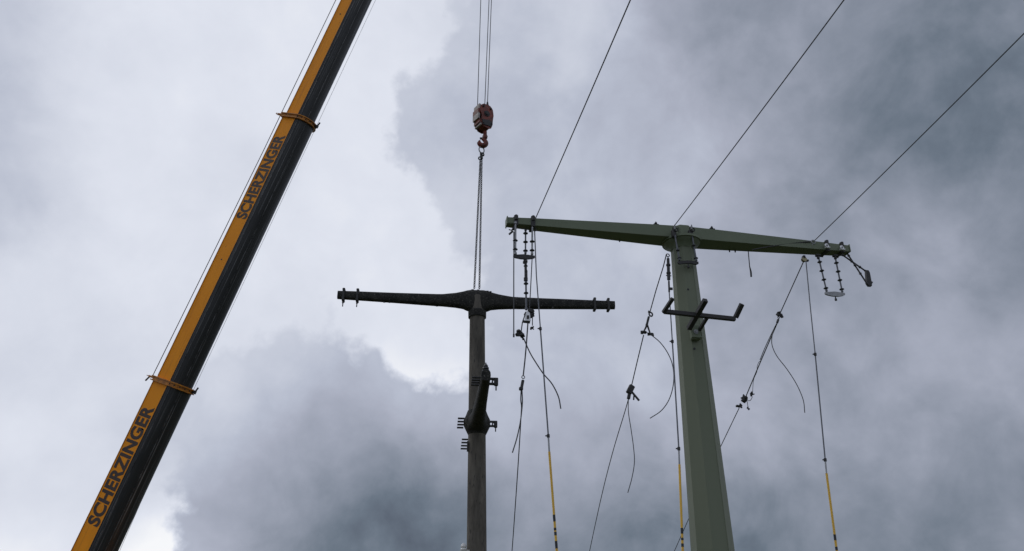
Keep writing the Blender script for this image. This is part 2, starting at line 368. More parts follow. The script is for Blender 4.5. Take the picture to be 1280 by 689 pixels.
for px in (817, 886):                  # lifting lugs on top
    p, h, d = armpt(px); bm = B(); torus(bm, p + Z * .035 + NF * (d * .38), NF + U, .035, .020, 4, 4); box(bm, p + Z * .008 + NF * (d * .38), U, NF, Z, .11, .05, .03); obj('lifting_lug', bm, M['iron'], steel)
for px in (776, 914, 921):             # stubs below
    p, h, d = armpt(px); bm = B(); lathe(bm, p - Z * (h + .05) - NF * (d * .4), Z, [(0, .014), (.06, .014)], 8); obj('stud', bm, M['iron'], steel)
# clamp straps round the arm
def strap(px, shackle=M['iron'], w=.08):
    p, h, d = armpt(px); t = .022; bm = B()
    for (cx, cz, sx, sz) in ((d / 2 + t / 2, -h / 2, t, h + .07), (-d / 2 - t / 2, -h / 2, t, h + .07)):
        box(bm, p + NF * cx + Z * cz, U, NF, Z, w, sx, sz, .004)
    box(bm, p + Z * (t / 2 + .001), U, NF, Z, w, d + .02, t, .004); box(bm, p - Z * (h + t / 2 + .001), U, NF, Z, w, d + .02, t, .004)
    for s in (-1, 1): lathe(bm, p + NF * (s * (d / 2 + .02)) - Z * .06, Z, [(0, .034), (.09, .034), (.10, .024), (.105, .012)], 8)
    lathe(bm, p + Z * .02 - U * w * .5, U, [(0, .035), (w, .035)], 12)
    o = obj('arm_clamp', bm, shackle, steel); return p, h, d
for px in (644, 665): strap(px)
for px in (1029, 1048): strap(px)
for px, py in ((1032, 306.5), (1051, 309)):      # bright shackles on the right clamps
    p, h, d = armpt(px); bm = B(); c = hit(px + 1.5, py + 1.0, p + NF * (d / 2 + .06), U, Z); torus(bm, c, NF * .8 + U * .3, .040, .017); lathe(bm, c - U * .05 - Z * .035, U, [(0, .02), (.11, .02)], 8); obj('shackle', bm, M['bright'], steel)
for s, px in ((-1, 842), (1, 863)):             # clamps and shackles beside the pole head
    p, h, d = armpt(px); q = hit(px, 290.5, HUB + NF * .30, U, Z)
    bm = B(); box(bm, q - Z * .03, U, NF, Z, .075, .10, .16, .01); torus(bm, q + Z * .055 + NF * .03, U, .038, .016); torus(bm, q + Z * .03 + NF * .06 + U * .03, NF, .034, .014); obj('arm_clamp', bm, M['iron'], steel)
    bm = B(); lathe(bm, q + Z * .03 + NF * .07, Z + NF * .2, [(0, .018), (.06, .020), (.061, .012), (.09, .012)], 8); obj('bolt', bm, M['galv'], steel)
# mounting rack half way up the mast
fr = lambda z: Vector((HX, HY, z)) + NF * (MW(z) / 2)
RB = hit(868, 418, Vector((HX, HY, 0)) + NF * .29, U, Z)
BP = RB + NF * .42                                                   # plane of the long bar
rack = obj('mounting_rack', (lambda b_: (beam(b_, hit(830, 389.5, BP, U, Z), hit(919, 399, BP, U, Z), .075, .075, Z, .006), b_)[1])(B()), M['rack'], steel)
def prong(p0, p1, w=.085, back=None):
    a = hit(*p0, BP, U, Z); tgt = hit(*p1, a, NF, Z); b_ = B(); beam(b_, a, tgt, w, w, U, .006)
    return b_
P0 = hit(829, 391, BP, U, Z); P2 = hit(919.5, 397, BP, U, Z)
def upcam(p, px, py, dn):            # end point of a prong: rises and comes forward
    return hit(px, py, p + NF * dn, U, Z)
for a, e, dn, w in ((P0, (841, 373), .24, .062), (P2, (927.5, 380), .16, .075)):
    b_ = B(); beam(b_, a, upcam(a, *e, dn), w, w, U, .006); obj('prong', b_, M['rack'], rack)
b_ = B(); s0 = hit(861, 411, BP - NF * .30, U, Z); beam(b_, s0, upcam(s0, 882, 375, .62), .085, .085, U, .006); obj('prong', b_, M['rack'], rack)
b_ = B(); s0 = hit(874, 413, BP - NF * .36, U, Z); beam(b_, s0, hit(884, 397, BP - Z * .02, U, Z), .055, .055, U, .005); obj('strut', b_, M['rack'], rack)
b_ = B(); box(b_, RB + NF * .03 + Z * .02, U, NF, Z, .17, .10, .28, .01); box(b_, RB + NF * .07 - Z * .085, U, NF, Z, .19, .09, .035, .006); obj('mast_bracket', b_, M['greenarm'], rack)
b_ = B(); lathe(b_, RB + NF * .08 + Z * .02, NF, [(0, .045), (.012, .045), (.013, .022), (.03, .022)], 12); obj('bolt', b_, M['galv'], rack)
for py in (362, 436):                 # small holes in the mast face
    p = hit(860 if py < 400 else 868, py, Vector((HX, HY, 0)) + NF * (MW(8 if py < 400 else 6.5) / 2 + .002), U, Z); b_ = B(); lathe(b_, p, NF, [(0, .022), (.008, .022)], 10); obj('plug', b_, M['iron'], steel)

# ---------------------------------------------------------------- insulators
shed_mesh = {}
def insulator(parent, a, b, sheds, r=.016, sr=.048, core=M['rod'], fit=.05):
    a, b = Vector(a), Vector(b); L = (b - a).length; d = (b - a).normalized()
    bm = B(); lathe(bm, a, d, [(0, r * .7), (fit * .3, r * 1.5), (fit, r * 1.5), (fit + .003, r), (L - fit - .003, r), (L - fit, r * 1.5), (L - fit * .3, r * 1.5), (L, r * .7)], 10)
    o = obj('insulator', bm, core, parent, True)
    key = round(sr, 3)
    for t in sheds:
        c = a + (b - a) * t
        if key not in shed_mesh:
            bs = B(); lathe(bs, (0, 0, 0), Z, [(-.022, .020), (-.010, sr * .8), (.0, sr), (.008, sr * .96), (.016, sr * .5), (.028, .020)], 14)
            bmesh.ops.recalc_face_normals(bs, faces=bs.faces); me = bpy.data.meshes.new('shed'); bs.to_mesh(me); bs.free(); me.materials.append(M['shed'])
            for p in me.polygons: p.use_smooth = True
            shed_mesh[key] = me
        s = bpy.data.objects.new('shed', shed_mesh[key]); COL.objects.link(s); s.parent = o
        root = Vector((0, 0, 0)); q = parent
        while q is not None: root += Vector(q.location); q = q.parent
        s.location = c - root; s.rotation_euler = d.to_track_quat('Z', 'Y').to_euler()
    return o
def yoke(parent, a, b, h=.07, m=M['iron'], drop=True):
    a, b = Vector(a), Vector(b); x = (b - a).normalized(); y = x.cross(NF).normalized(); L = (b - a).length / 2 + .03
    if y.z < 0: y = -y
    bm = B(); prism(bm, (a + b) / 2, x, y, NF, [(-L, .025), (-L, -.015), (-L * .8, -.035), (-.06, -h * .75), (.06, -h * .75), (L * .8, -.035), (L, -.015), (L, .025), (L * .75, .03), (0, .045), (-L * .75, .03)], .035)
    o = obj('yoke_plate', bm, m, parent)
    if drop:
        b2 = B(); lathe(b2, (a + b) / 2 - Z * (h * .7), -Z, [(0, .012), (.05, .012), (.051, .024), (.09, .024)], 8); obj('link', b2, M['iron'], parent)
    return o
GI = 'insulator sets hanging from the green pole'
# left set
A0 = LT + NF * .10
pt = lambda x, y: hit(x, y, A0, U, Z)
si = thing('insulator_set', 'three insulator strings with a yoke plate under the left end of the green crossarm', 'insulator', pt(655, 320), GI)
insulator(si, pt(644.3, 277), pt(644, 319), (.57, .83), .022, core=M['galv']); insulator(si, pt(665.5, 277), pt(665, 319), (.60, .86), .018, core=M['galv'])
ctr = lambda x, y: hit(x, y, A0 - NF * .14, U, Z)
insulator(si, ctr(657, 286), ctr(656.8, 318), (.18, .52, .86))
yoke(si, pt(643.5, 320.5), pt(666.5, 321.5))
b_ = B(); tube(b_, [pt(636, 287), pt(639.5, 288), pt(643, 283)], .012); tube(b_, [pt(636.5, 293), pt(641, 289)], .02, 6); obj('hook', b_, M['iron'], si)
# lower string
sl = thing('insulator', 'single dark insulator string hanging below the yoke plate, in front of the concrete crossarm', 'insulator', pt(657, 388), GI)
insulator(sl, pt(657, 325), pt(657.2, 352), (.28, .84), .026, .040, core=M['iron'])
insulator(sl, pt(657.4, 351), pt(657.8, 388), (.10, .42), .018, .046)
b_ = B(); torus(b_, pt(656.5, 327), U, .028, .011); obj('link', b_, M['iron'], sl); b_ = B(); torus(b_, pt(657.5, 339), U + NF, .03, .014); obj('link', b_, M['iron'], sl); b_ = B(); box(b_, pt(657.6, 344), U, NF, Z, .05, .05, .12, .012); obj('coupling', b_, M['iron'], sl)
# middle set (in front of the mast)
am = HUB + NF * .33
pm = lambda x, y: hit(x, y, am, U, Z)
sm_ = thing('insulator_set', 'short insulator set with yoke plate hanging against the top of the green mast', 'insulator', pm(859, 326), GI)
insulator(sm_, pm(843.5, 294), pm(849.5, 326), (.60, .90), .016, .040); insulator(sm_, pm(865, 294), pm(870.5, 327), (.40, .88), .017, .044)
yoke(sm_, pm(849, 328.5), pm(871, 329), .02)
# right set
ar = RT + NF * .06
pr = lambda x, y: hit(x, y, ar, U, Z)
sr_ = thing('insulator_set', 'two hanging four-disc insulator strings with a light yoke plate, right end of green crossarm', 'insulator', pr(1043, 368), GI)
insulator(sr_, pr(1022.5, 319), pr(1033.5, 365), (.19, .43, .67, .90)); insulator(sr_, pr(1043.5, 319), pr(1053, 366), (.21, .44, .67, .91))
yoke(sr_, pr(1033, 367), pr(1054, 368), .075, M['galv'])
for x, y in ((1022.5, 319.5), (1044, 320)):
    b_ = B(); box(b_, pr(x, y), U, NF, Z, .10, .08, .045, .01); box(b_, pr(x + .3, y + 3), U, NF, Z, .05, .05, .05, .01)
    obj('hanger', b_, M['iron'], sr_)
# swung out tension set
pe = lambda x, y: hit(x, y, RT + NF * .02, U, Z)
st = thing('insulator_set', 'crossed insulator strings sticking out past the right tip of the green crossarm', 'insulator', pe(1084, 349), GI)
insulator(st, pe(1056.5, 313), hit(1084.5, 356, RT + NF * .10, U, Z), (.16, .44, .68), .016, .030, core=M['iron'])
insulator(st, hit(1052, 318, RT + NF * .12, U, Z), hit(1083.5, 340, RT - NF * .02, U, Z), (.40, .72), .016, .030, core=M['iron'])
bm = B(); a, b = pe(1083, 338.5), pe(1087, 358); x = (b - a).normalized(); y = x.cross(NF).normalized(); L = (b - a).length / 2
prism(bm, (a + b) / 2, x, y, NF, [(-L, -.03), (-L * .7, -.05), (L * .7, -.045), (L, -.035), (L, .03), (L * .7, .06), (-L * .7, .03), (-L, .02)], .06)
tube(bm, [pe(1087, 352), pe(1090.5, 353.5)], .022); obj('yoke_plate', bm, M['iron'], st)

# ---------------------------------------------------------------- conductors
def wire(name, pts, r, m, label, cat, group=None, parent=None, seg=6):
    bm = B(); tube(bm, pts, r, seg)
    return obj(name, bm, m, parent, True, None if parent else label, None if parent else cat, group)
GC = 'taut conductors running overhead from the green crossarm'
W2 = Vector((.1676, -.986, .022)).normalized()
def overhead(p0, p1, base, label, ext=3.2):
    a = hit(*p0, base, U, Z); b = hit(*p1, a, U, W2); d = (b - a); pts = []
    for i in range(25):
        t = i / 24 * ext; pts.append(a + d * t - Z * (0.010 * d.length * t * (1 - t)))
    return wire('conductor', pts, .0092, M['rope'], label, 'power line', GC)
overhead((669.5, 273), (788, 0), LT + NF * .05, 'taut conductor rising from the left end of the green crossarm')
overhead((840.5, 285.5), (1055, 0), HUB + NF * .27, 'taut conductor rising from the head of the green pole')
overhead((1017.5, 301.5), (1280, 42), RT + NF * .10, 'taut conductor rising from the right end of the green crossarm')

W3 = Vector((-.055, 1.314, -.453)).normalized()       # slack wires fall away behind the poles
GS = 'slack conductors let down from the green crossarm'
def blob(parent, c, s, m=M['iron'], n=4, name='fitting', seed=0):
    if seed > 20: s *= 1.45
    """a bolted clamp: several small castings and bolts round a point"""
    rnd = random.Random(seed); bm = B()
    for i in range(n):
        o_ = Vector((rnd.uniform(-1, 1), rnd.uniform(-.5, .5), rnd.uniform(-1, 1))) * s * .55
        ax = Vector((rnd.uniform(-1, 1), rnd.uniform(-.6, .6), rnd.uniform(-1, 1))).normalized(); x, y, a = frame(ax)
        box(bm, Vector(c) + o_, x, y, a, s * rnd.uniform(.5, .85), s * rnd.uniform(.4, .7), s * rnd.uniform(.8, 1.3), s * .08)
    lathe(bm, Vector(c) - U * s * .7, U + Z * rnd.uniform(-.5, .5), [(0, s * .2), (s * 1.5, s * .2)], 6)
    return obj(name, bm, m, parent)
# left slack line ----------------------------------------------------
pl = pt(660, 398); L3 = lambda x, y: hit(x, y, pl, U, W3); LV = lambda x, y: hit(x, y, pl, U, Z)
c1 = thing('slack_conductor', 'slack conductor with a curled tail below the left end of the green crossarm', 'power line', L3(640, 689), GS)
wire('strand', [LV(660, 402), LV(658, 430), LV(656.2, 450), LV(654, 470)], .013, M['rope'], '', '', parent=c1)
wire('strand', spline([LV(651.5, 487), LV(651, 500), LV(652, 508), L3(651.3, 520), L3(649, 560), L3(645, 620), L3(640, 689), L3(636, 730), L3(632, 770)]), .012, M['rope'], '', '', parent=c1)
wire('loose_end', spline([LV(652.5, 487), LV(653, 502), LV(652, 515), LV(650, 530), LV(646, 548), LV(640.5, 566)]), .011, M['rope'], '', '', parent=c1)
wire('loose_end', spline([LV(654.5, 423), LV(662, 440), LV(669, 452), LV(679, 467), LV(690, 480), LV(698, 496), LV(701, 511)]), .011, M['rope'], '', '', parent=c1)
wire('strand', [LV(656.5, 393), LV(653, 403), LV(651.5, 414)], .011, M['rope'], '', '', parent=c1)
blob(c1, LV(649.5, 417), .085, n=5, seed=3, name='clamp'); blob(c1, LV(653.5, 422), .055, n=3, seed=5, name='clamp')
blob(c1, LV(661, 391), .10, n=6, seed=8, name='clamp'); blob(c1, LV(664, 394), .07, n=4, seed=9, name='clamp')
bm = B(); prism(bm, LV(659, 397) + NF * .06, U, Z, NF, [(-.06, -.09), (.05, -.09), (.035, .06), (-.01, .10), (-.035, .06)], .03); obj('clamp_plate', bm, M['bright'], c1)
bm = B(); prism(bm, LV(659, 398.5) + NF * .08, U, Z, NF, [(-.02, -.03), (.02, -.03), (.02, .03), (-.02, .03)], .02); beam(bm, LV(654, 402), LV(662.5, 403), .03, .04); obj('clamp_bar', bm, M['iron'], c1)
wire('strand', [LV(665.5, 396), LV(665.5, 407)], .010, M['rope'], '', '', parent=c1); blob(c1, LV(665.3, 410), .048, n=3, seed=12, name='clamp')
bm = B(); torus(bm, LV(654, 471.5), NF, .026, .009); obj('ring', bm, M['galv'], c1)
bm = B(); beam(bm, LV(653.8, 475), LV(651.5, 487), .05, .05, NF, .012); box(bm, LV(651.3, 486), U, NF, Z, .07, .06, .06, .012); obj('clamp', bm, M['iron'], c1)
wire('earthing_cable', [pt(642.3, 290), pt(642.2, 350), pt(642.2, 418)], .012, M['rope'], 'thin straight cable hanging from the left tip of the green crossarm', 'cable')
bm = B(); bb = bpy.data.objects['earthing_cable']
o = obj('cable_end', (lambda b_: (lathe(b_, pt(642.2, 421.5), Z, [(0, .016), (.06, .016)], 8), b_)[1])(B()), M['iron'], bb)
wire('tie_wire', [pt(665.2, 322), pt(663.8, 350), pt(661.8, 388)], .010, M['rope'], 'thin wire from the right side of the left yoke plate down to the clamp', 'cable')

# middle slack line --------------------------------------------------
q0 = hit(829, 318, HUB - NF * .1, U, Z); M3 = lambda x, y: hit(x, y, q0, U, W3)
c2 = thing('slack_conductor', 'slack conductor with fittings and two curled tails just left of the green mast', 'power line', M3(737, 689), GS)
MV0 = M3(808, 412); MV = lambda x, y: hit(x, y, MV0, U, Z); MW0 = M3(788, 495); MX = lambda x, y: hit(x, y, MW0, U, Z)
wire('strand', [hit(833, 318, HUB - NF * .1, U, Z), M3(829, 334), M3(820, 363), M3(812.5, 390)], .011, M['rope'], '', '', parent=c2)
bm = B(); torus(bm, MV(813.5, 393), NF + U * .3, .045, .018); torus(bm, MV(811, 390), U, .022, .012); beam(bm, MV(811, 396), MV(808, 408), .042, .042); torus(bm, MV(809.5, 400), U, .022, .010); torus(bm, MV(808.5, 406), NF, .020, .010); obj('shackle', bm, M['iron'], c2)
bm = B(); tube(bm, [MV(809, 406), MV(804, 416), MV(812.5, 416.5), MV(809, 406)], .022); blob(c2, MV(804, 416), .05, n=3, seed=21, name='clamp'); blob(c2, MV(812.5, 417), .05, n=3, seed=22, name='clamp'); obj('triangle_plate', bm, M['iron'], c2)
wire('strand', [M3(804.5, 419), M3(797, 450), M3(789.5, 482)], .012, M['rope'], '', '', parent=c2)
bm = B(); beam(bm, MX(790.5, 482), MX(785.5, 492), .14, .10, NF, .02); beam(bm, MX(789, 489), MX(799, 501), .045, .04, NF, .006); beam(bm, MX(792.5, 494), MX(792, 500), .03, .03, NF); beam(bm, MX(787, 491), MX(785.5, 499), .075, .06, NF, .01); obj('come_along_grip', bm, M['iron'], c2)
wire('strand', spline([MX(785.5, 499), M3(781, 515), M3(766, 565), M3(752, 620), M3(737, 689), M3(729, 730), M3(722, 770)]), .011, M['rope'], '', '', parent=c2)
wire('loose_end', spline([MX(785.5, 499), MX(785.5, 515), MX(789, 538), MX(792, 560), MX(793, 578), MX(790, 597), MX(784.8, 616)]), .010, M['rope'], '', '', parent=c2)
wire('loose_end', spline([MV(813, 418), MV(825, 428), MV(835, 442), MV(841, 458), MV(842, 478), MV(837, 498), MV(827, 513), MV(812.5, 523)]), .010, M['rope'], '', '', parent=c2)

# right slack line ---------------------------------------------------
r0 = hit(1005, 324, RT, U, Z); R3 = lambda x, y: hit(x, y, r0, U, W3)
c3 = thing('slack_conductor', 'slack conductor slanting down from the right half of the green crossarm behind the mast', 'power line', R3(845, 689), GS)
RV0 = R3(968, 410); RV = lambda x, y: hit(x, y, RV0, U, Z); RX0 = R3(931, 498); RX = lambda x, y: hit(x, y, RX0, U, Z)
wire('strand', [R3(1004.5, 327), R3(990, 359), R3(975, 392)], .011, M['rope'], '', '', parent=c3)
blob(c3, RV(974.5, 393.5), .06, n=5, seed=31, name='clamp'); bm = B(); beam(bm, RV(973, 399), RV(971.3, 404), .045, .045, NF, .01); torus(bm, RV(973.3, 397), NF, .02, .009); obj('shackle', bm, M['iron'], c3)
wire('strand', [R3(971.5, 404), R3(952, 449), R3(931, 499)], .013, M['rope'], '', '', parent=c3)
wire('strand', spline([R3(971, 404), R3(966, 414), R3(957, 433), R3(950, 450)]), .009, M['rope'], '', '', parent=c3)
wire('loose_end', spline([RV(969, 408), RV(965.5, 418), RV(965, 431), RV(971, 445), RV(984, 462), RV(996, 481), RV(1004, 500), RV(1006, 516)]), .010, M['rope'], '', '', parent=c3)
bm = B(); tube(bm, spline([RX(951, 451), RX(948.5, 453), RX(946.5, 458), RX(946, 465), RX(942, 475), RX(940.7, 490)]), .007, 5); obj('pull_cord', bm, M['rope'], c3)
bm = B(); tube(bm, spline([RX(934, 501), RX(938, 500.5), RX(940.5, 496)]), .008, 5); tube(bm, [RX(934, 502), RX(935, 509)], .008, 5); obj('lever', bm, M['iron'], c3)
blob(c3, RX(930, 498), .075, n=7, seed=41, name='clamp'); blob(c3, RX(924.5, 508), .058, n=4, seed=42, name='clamp'); blob(c3, RX(940.6, 493), .045, n=4, seed=43, name='clamp'); blob(c3, RX(935.2, 510.5), .036, n=3, seed=44, name='clamp')
bm = B(); beam(bm, RX(929.5, 493), RX(928, 501), .03, .03, NF, .006); obj('grip', bm, M['iron'], c3)
wire('strand', [R3(924, 510), R3(899, 562), R3(870, 628), R3(843, 689), R3(822, 735), R3(805, 770)], .011, M['rope'], '', '', parent=c3)
pul = thing('pulley_block', 'small brass coloured pulley under the right half of the green crossarm', 'pulley', hit(1005, 324, RT, U, Z))
bm = B(); c = hit(1005, 324.5, RT, U, Z); lathe(bm, c - NF * .03, NF, [(0, .05), (.012, .05), (.013, .03), (.045, .03), (.046, .05), (.06, .05)], 14); obj('wheel', bm, M['brass'], pul)
bm = B(); box(bm, c + Z * .05, U, NF, Z, .05, .08, .06, .008); box(bm, c + U * .07 - Z * .02, U, NF, Z, .05, .05, .04, .008); obj('housing', bm, M['iron'], pul)
# wire end ring and jumper strap on the right arm
jp = thing('jumper_strap', 'thin strap from the ring of the right conductor along the front of the green crossarm', 'cable', hit(1016, 304, RT + NF * .13, U, Z))
J = lambda x, y, d=.14: hit(x, y, RT + NF * d, U, Z)
bm = B(); torus(bm, J(1016.5, 302.5), NF, .040, .012); tube(bm, [J(1015.5, 304), J(1015, 309, .12)], .010); obj('ring', bm, M['galv'], jp)
bm = B(); tube(bm, spline([J(1013, 302.5), J(1003, 303.2), J(985, 305), J(965, 308, .16), J(950, 310.5, .20), J(940, 312.5, .22)]), .013); beam(bm, J(1012, 302.5), J(1004, 303), .035, .025, Z, .005); obj('strap', bm, M['iron'], jp)
wire('cable_stub', [hit(935.2, 313, HUB + U * 1.6, U, Z), hit(937, 333, HUB + U * 1.6, U, Z), hit(938.6, 340, HUB + U * 1.6, U, Z), hit(939, 346, HUB + U * 1.6, U, Z)], [.009, .010, .018, .018], M['iron'], 'short dark cable stub hanging under the right half of the green crossarm', 'cable')

# ---------------------------------------------------------------- telescopic earthing sticks
GE = 'yellow ended earthing sticks reaching up to the green crossarm'
def stick(label, pix, top_base, yknobs, yyel, bands, lean, head=None):
    """pix: picture points from the top down; the last one is carried on to the ground"""
    H = lambda i, x, y: hit(x, y, top_base + NF * (lean * i), U, Z)
    P = [H(i / (len(pix) - 1), x, y) for i, (x, y) in enumerate(pix)]
    def at(y):
        for i in range(len(pix) - 1):
            if pix[i][1] <= y <= pix[i + 1][1]: return P[i].lerp(P[i + 1], (y - pix[i][1]) / (pix[i + 1][1] - pix[i][1]))
    d = (P[-1] - P[-2]).normalized(); G = P[-1] + d * ((P[-1].z - .02) / -d.z) if d.z < 0 else P[-1]
    t = thing('earthing_stick', label, 'earthing stick', G, GE)
    ys = [pix[0][1]] + list(yknobs) + [yyel]
    rs = (.011, .013, .017, .018)
    for k in range(len(ys) - 1):
        seg = [at(ys[k])] + [P[i] for i in range(len(pix)) if ys[k] < pix[i][1] < ys[k + 1]] + [at(ys[k + 1])]
        bm = B(); tube(bm, seg, rs[k] if k < len(ys) - 2 else .0145, 8); obj('tube', bm, M['galv'] if k == len(ys) - 2 else M['rod'], t, True)
    bm = B(); tube(bm, [at(yyel), P[-1], G], .0195, 10); obj('grip_pole', bm, M['yellow'], t, True)
    for y in yknobs:
        c = at(y); dd = (at(y + 3) - at(y - 3)).normalized(); bm = B(); lathe(bm, c, dd, [(-.03, .018), (-.025, .026), (.025, .026), (.03, .018)], 10); box(bm, c - U * .03, U, NF, Z, .045, .02, .02, .004); obj('lock_collar', bm, M['iron'], t)
    for y0, y1 in bands:
        bm = B(); tube(bm, [at(y0), at(y1)], .0212, 10); obj('band', bm, M['black'], t, True)
    bm = B(); c = P[0]; torus(bm, c + Z * .03, NF, .03, .010); obj('hook', bm, M['iron'], t)
    return t, at
stick('leftmost yellow ended stick, nearest the concrete pole', [(668.3, 289), (670.5, 345), (675.5, 411), (685.4, 545), (687.5, 580), (696, 689)], LT + NF * .05, (411, 545), 565, [(645, 653), (661, 664), (666, 670), (677, 686)], .35)
t2, at2 = stick('yellow ended earthing stick close along the left side of the green mast', [(835, 321), (836.5, 365), (842.5, 460), (848.5, 561), (850, 600), (853.4, 689)], HUB + NF * .18, (428, 561), 581, [(661, 668), (673, 676), (680, 684)], .35)
bm = B(); lathe(bm, at2(350), (at2(322) - at2(350)), [(0, .032), (.12, .032), (.13, .042), (.16, .042), (.17, .030), (.30, .030), (.31, .042), (.34, .042), (.35, .028), (.47, .028)], 12); obj('head', bm, M['iron'], t2, True)
bm = B(); beam(bm, at2(352), at2(365), .03, .03); beam(bm, at2(361), at2(361) + U * .07, .03, .05, Z, .006); tube(bm, [at2(345) - U * .05, at2(345) + U * .05], .010); obj('clamp_jaw', bm, M['iron'], t2)
stick('rightmost yellow ended earthing stick, under the right end of the green crossarm', [(1007.5, 327), (1012.5, 380), (1019, 443), (1031.5, 575), (1034, 600), (1046, 689)], RT + NF * .02, (443, 575), 592, [(669, 676), (684, 688)], .3)

# ---------------------------------------------------------------- old concrete power pole being lifted
U2 = Vector((math.cos(R(5)), math.sin(R(5)), 0)); N2 = Vector((math.sin(R(5)), -math.cos(R(5)), 0))
CT = onY(596.6, 374, 17.0); CB = onY(595.8, 686, 17.0)
ca = (CT - CB).normalized(); G0 = CB - ca * (CB.z / ca.z)
old = thing('concrete_power_pole', 'old dark concrete power pole with T crossarm held by the crane chains', 'power pole', G0)
def pole_r(z): return .222 - .0058 * z
def cax(z): return G0 + ca * (z / ca.z)
bm = B(); zt = CT.z - .20
lathe(bm, cax(0.0), ca, [(z / ca.z, pole_r(z)) for z in (0, 1, 2, 3, 4, 5, 5.9, 5.92, 7, 8, zt - .12)], 28); obj('shaft', bm, M['concrete'], old, True)
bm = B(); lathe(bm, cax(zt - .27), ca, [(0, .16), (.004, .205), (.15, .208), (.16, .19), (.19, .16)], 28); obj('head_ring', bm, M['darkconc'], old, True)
bm = B(); lathe(bm, cax(zt - .12), ca, [(0, .165), (.06, .158), (.36, .152), (.40, .13)], 24); obj('neck', bm, M['concrete'], old, True)
def conc_arm(bm, cen, dirv, side, up, stations, wob=.0, seed=1):
    """stations: (offset, top, bottom, half depth)"""
    rnd = random.Random(seed); rings = []
    for s, zt_, zb, hd in stations:
        c = cen + dirv * s; h = (zt_ - zb) / 2; m_ = (zt_ + zb) / 2; r = []
        for k in range(14):
            a = 2 * math.pi * k / 14; e = .62
            r.append(c + up * (m_ + h * math.copysign(abs(math.sin(a)) ** e, math.sin(a)) + rnd.uniform(-wob, wob)) + side * (hd * math.copysign(abs(math.cos(a)) ** e, math.cos(a))))
        rings.append(r)
    loft(bm, rings)
Lt = hit(422.5, 364.5, CT, U2, Z); Rt = hit(768, 377.5, CT, U2, Z)
armdir = (Rt - Lt).normalized(); armup = N2.cross(armdir); armup = armup if armup.z > 0 else -armup
mid = Lt.lerp(Rt, ((CT - Lt).dot(armdir)) / (Rt - Lt).length)
Ll, Lr = (mid - Lt).length, (Rt - mid).length
sts = []
def half(L, s):
    out = [(L, .01, -.18, .065), (L * .9, .01, -.19, .07), (L * .6, .012, -.225, .085), (L * .3, .015, -.265, .10), (.80, .02, -.265, .105), (.50, .06, -.285, .12), (.32, .105, -.31, .135), (.24, .13, -.345, .14), (.15, .15, -.375, .14)]
    return [(s * a, b, c, d) for a, b, c, d in out]
sts = half(Ll, -1) + half(Lr, 1)[::-1]
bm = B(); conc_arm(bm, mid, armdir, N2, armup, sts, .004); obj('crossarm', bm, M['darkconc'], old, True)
def band_on(cen, d, side, up, top, bot, hd, w=.05, below=.0, name='crossarm_clamp', par=None):
    bm = B(); c = cen + up * ((top + bot) / 2); hh = (top - bot) / 2
    box(bm, c + side * (hd + .012), d, side, up, w, .02, 2 * hh + .10, .004); box(bm, c - side * (hd + .012), d, side, up, w, .02, 2 * hh + .10, .004)
    box(bm, c + up * (hh + .025), d, side, up, w * 1.2, hd * 2 + .04, .045, .006); box(bm, c - up * (hh + .025), d, side, up, w * 1.2, hd * 2 + .04, .045, .006)
    if below: lathe(bm, c - up * (hh + .04), -up, [(0, .022), (below * .4, .022), (below * .42, .012), (below, .012)], 8)
    return obj(name, bm, M['iron'], par or old)
for px, bl in ((429.5, .14), (447, .14), (743, .02), (760, .02)):
    p = hit(px, 370 if px < 600 else 380, CT, U2, Z); s = (p - mid).dot(armdir); band_on(mid + armdir * s, armdir, N2, armup, .01, -.185, .07, below=bl)
rnd = random.Random(4)                       # ragged bolts along the hub
for i in range(12):
    bm = B(); s = rnd.uniform(-.32, .34); box(bm, mid + armdir * s + armup * (.15 - abs(s) * .22) + N2 * rnd.uniform(-.05, .12), armdir, N2, armup, rnd.uniform(.03, .07), .05, rnd.uniform(.03, .06), .006)
    obj('bolt', bm, M['darkconc'], old)
for i in range(16):
    bm = B(); s = rnd.uniform(-1, 1) * 2.2; k = abs(s); zb = -.295 + .04 * k; box(bm, mid + armdir * s + armup * zb + N2 * rnd.uniform(.0, .06), armdir, N2, armup, rnd.uniform(.02, .05), .04, rnd.uniform(.03, .06), .004)
    obj('stud', bm, M['darkconc'], old)
# lower crossarm, pointing at the viewer, with its collar
hz = 6.12; hc = cax(hz)
while True:                                      # collar sits where the picture shows it
    p = hc - EYE; py = 344.5 - FPX * (-p.y * SP + p.z * CP) / (p.y * CP + p.z * SP)
    if abs(py - 530) < .3: break
    hz += (py - 530) * .01; hc = cax(hz)
bm = B(); lathe(bm, hc - ca * .24, ca, [(0, .20), (.10, .25), (.20, .298), (.30, .298), (.40, .25), (.52, .205)], 10); obj('collar', bm, M['darkconc'], old, True)
tipn = hit(604, 469, hc, U2.cross(Z), U2)
d2 = N2.copy()
def t_of(L): return [(L, .095, -.095, .085), (L * .8, .10, -.11, .095), (L * .5, .11, -.13, .115), (L * .2, .12, -.15, .15), (.22, .16, -.19, .20), (.12, .18, -.21, .24)]
LN = (tipn - hc).dot(N2)
sts = [(-a, b, c, d) for a, b, c, d in t_of(2.7)] + t_of(LN)[::-1]
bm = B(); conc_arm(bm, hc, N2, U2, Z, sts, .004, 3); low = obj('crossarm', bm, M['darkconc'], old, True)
def pegs(s0, n, off, sp, L=.14):
    for k in range(n):
        b_ = B(); lathe(b_, hc + N2 * (s0 + k * sp) - U2 * off + Z * .02, -U2, [(0, .021), (L + .03, .021)], 8); obj('peg', b_, M['iron'], low)
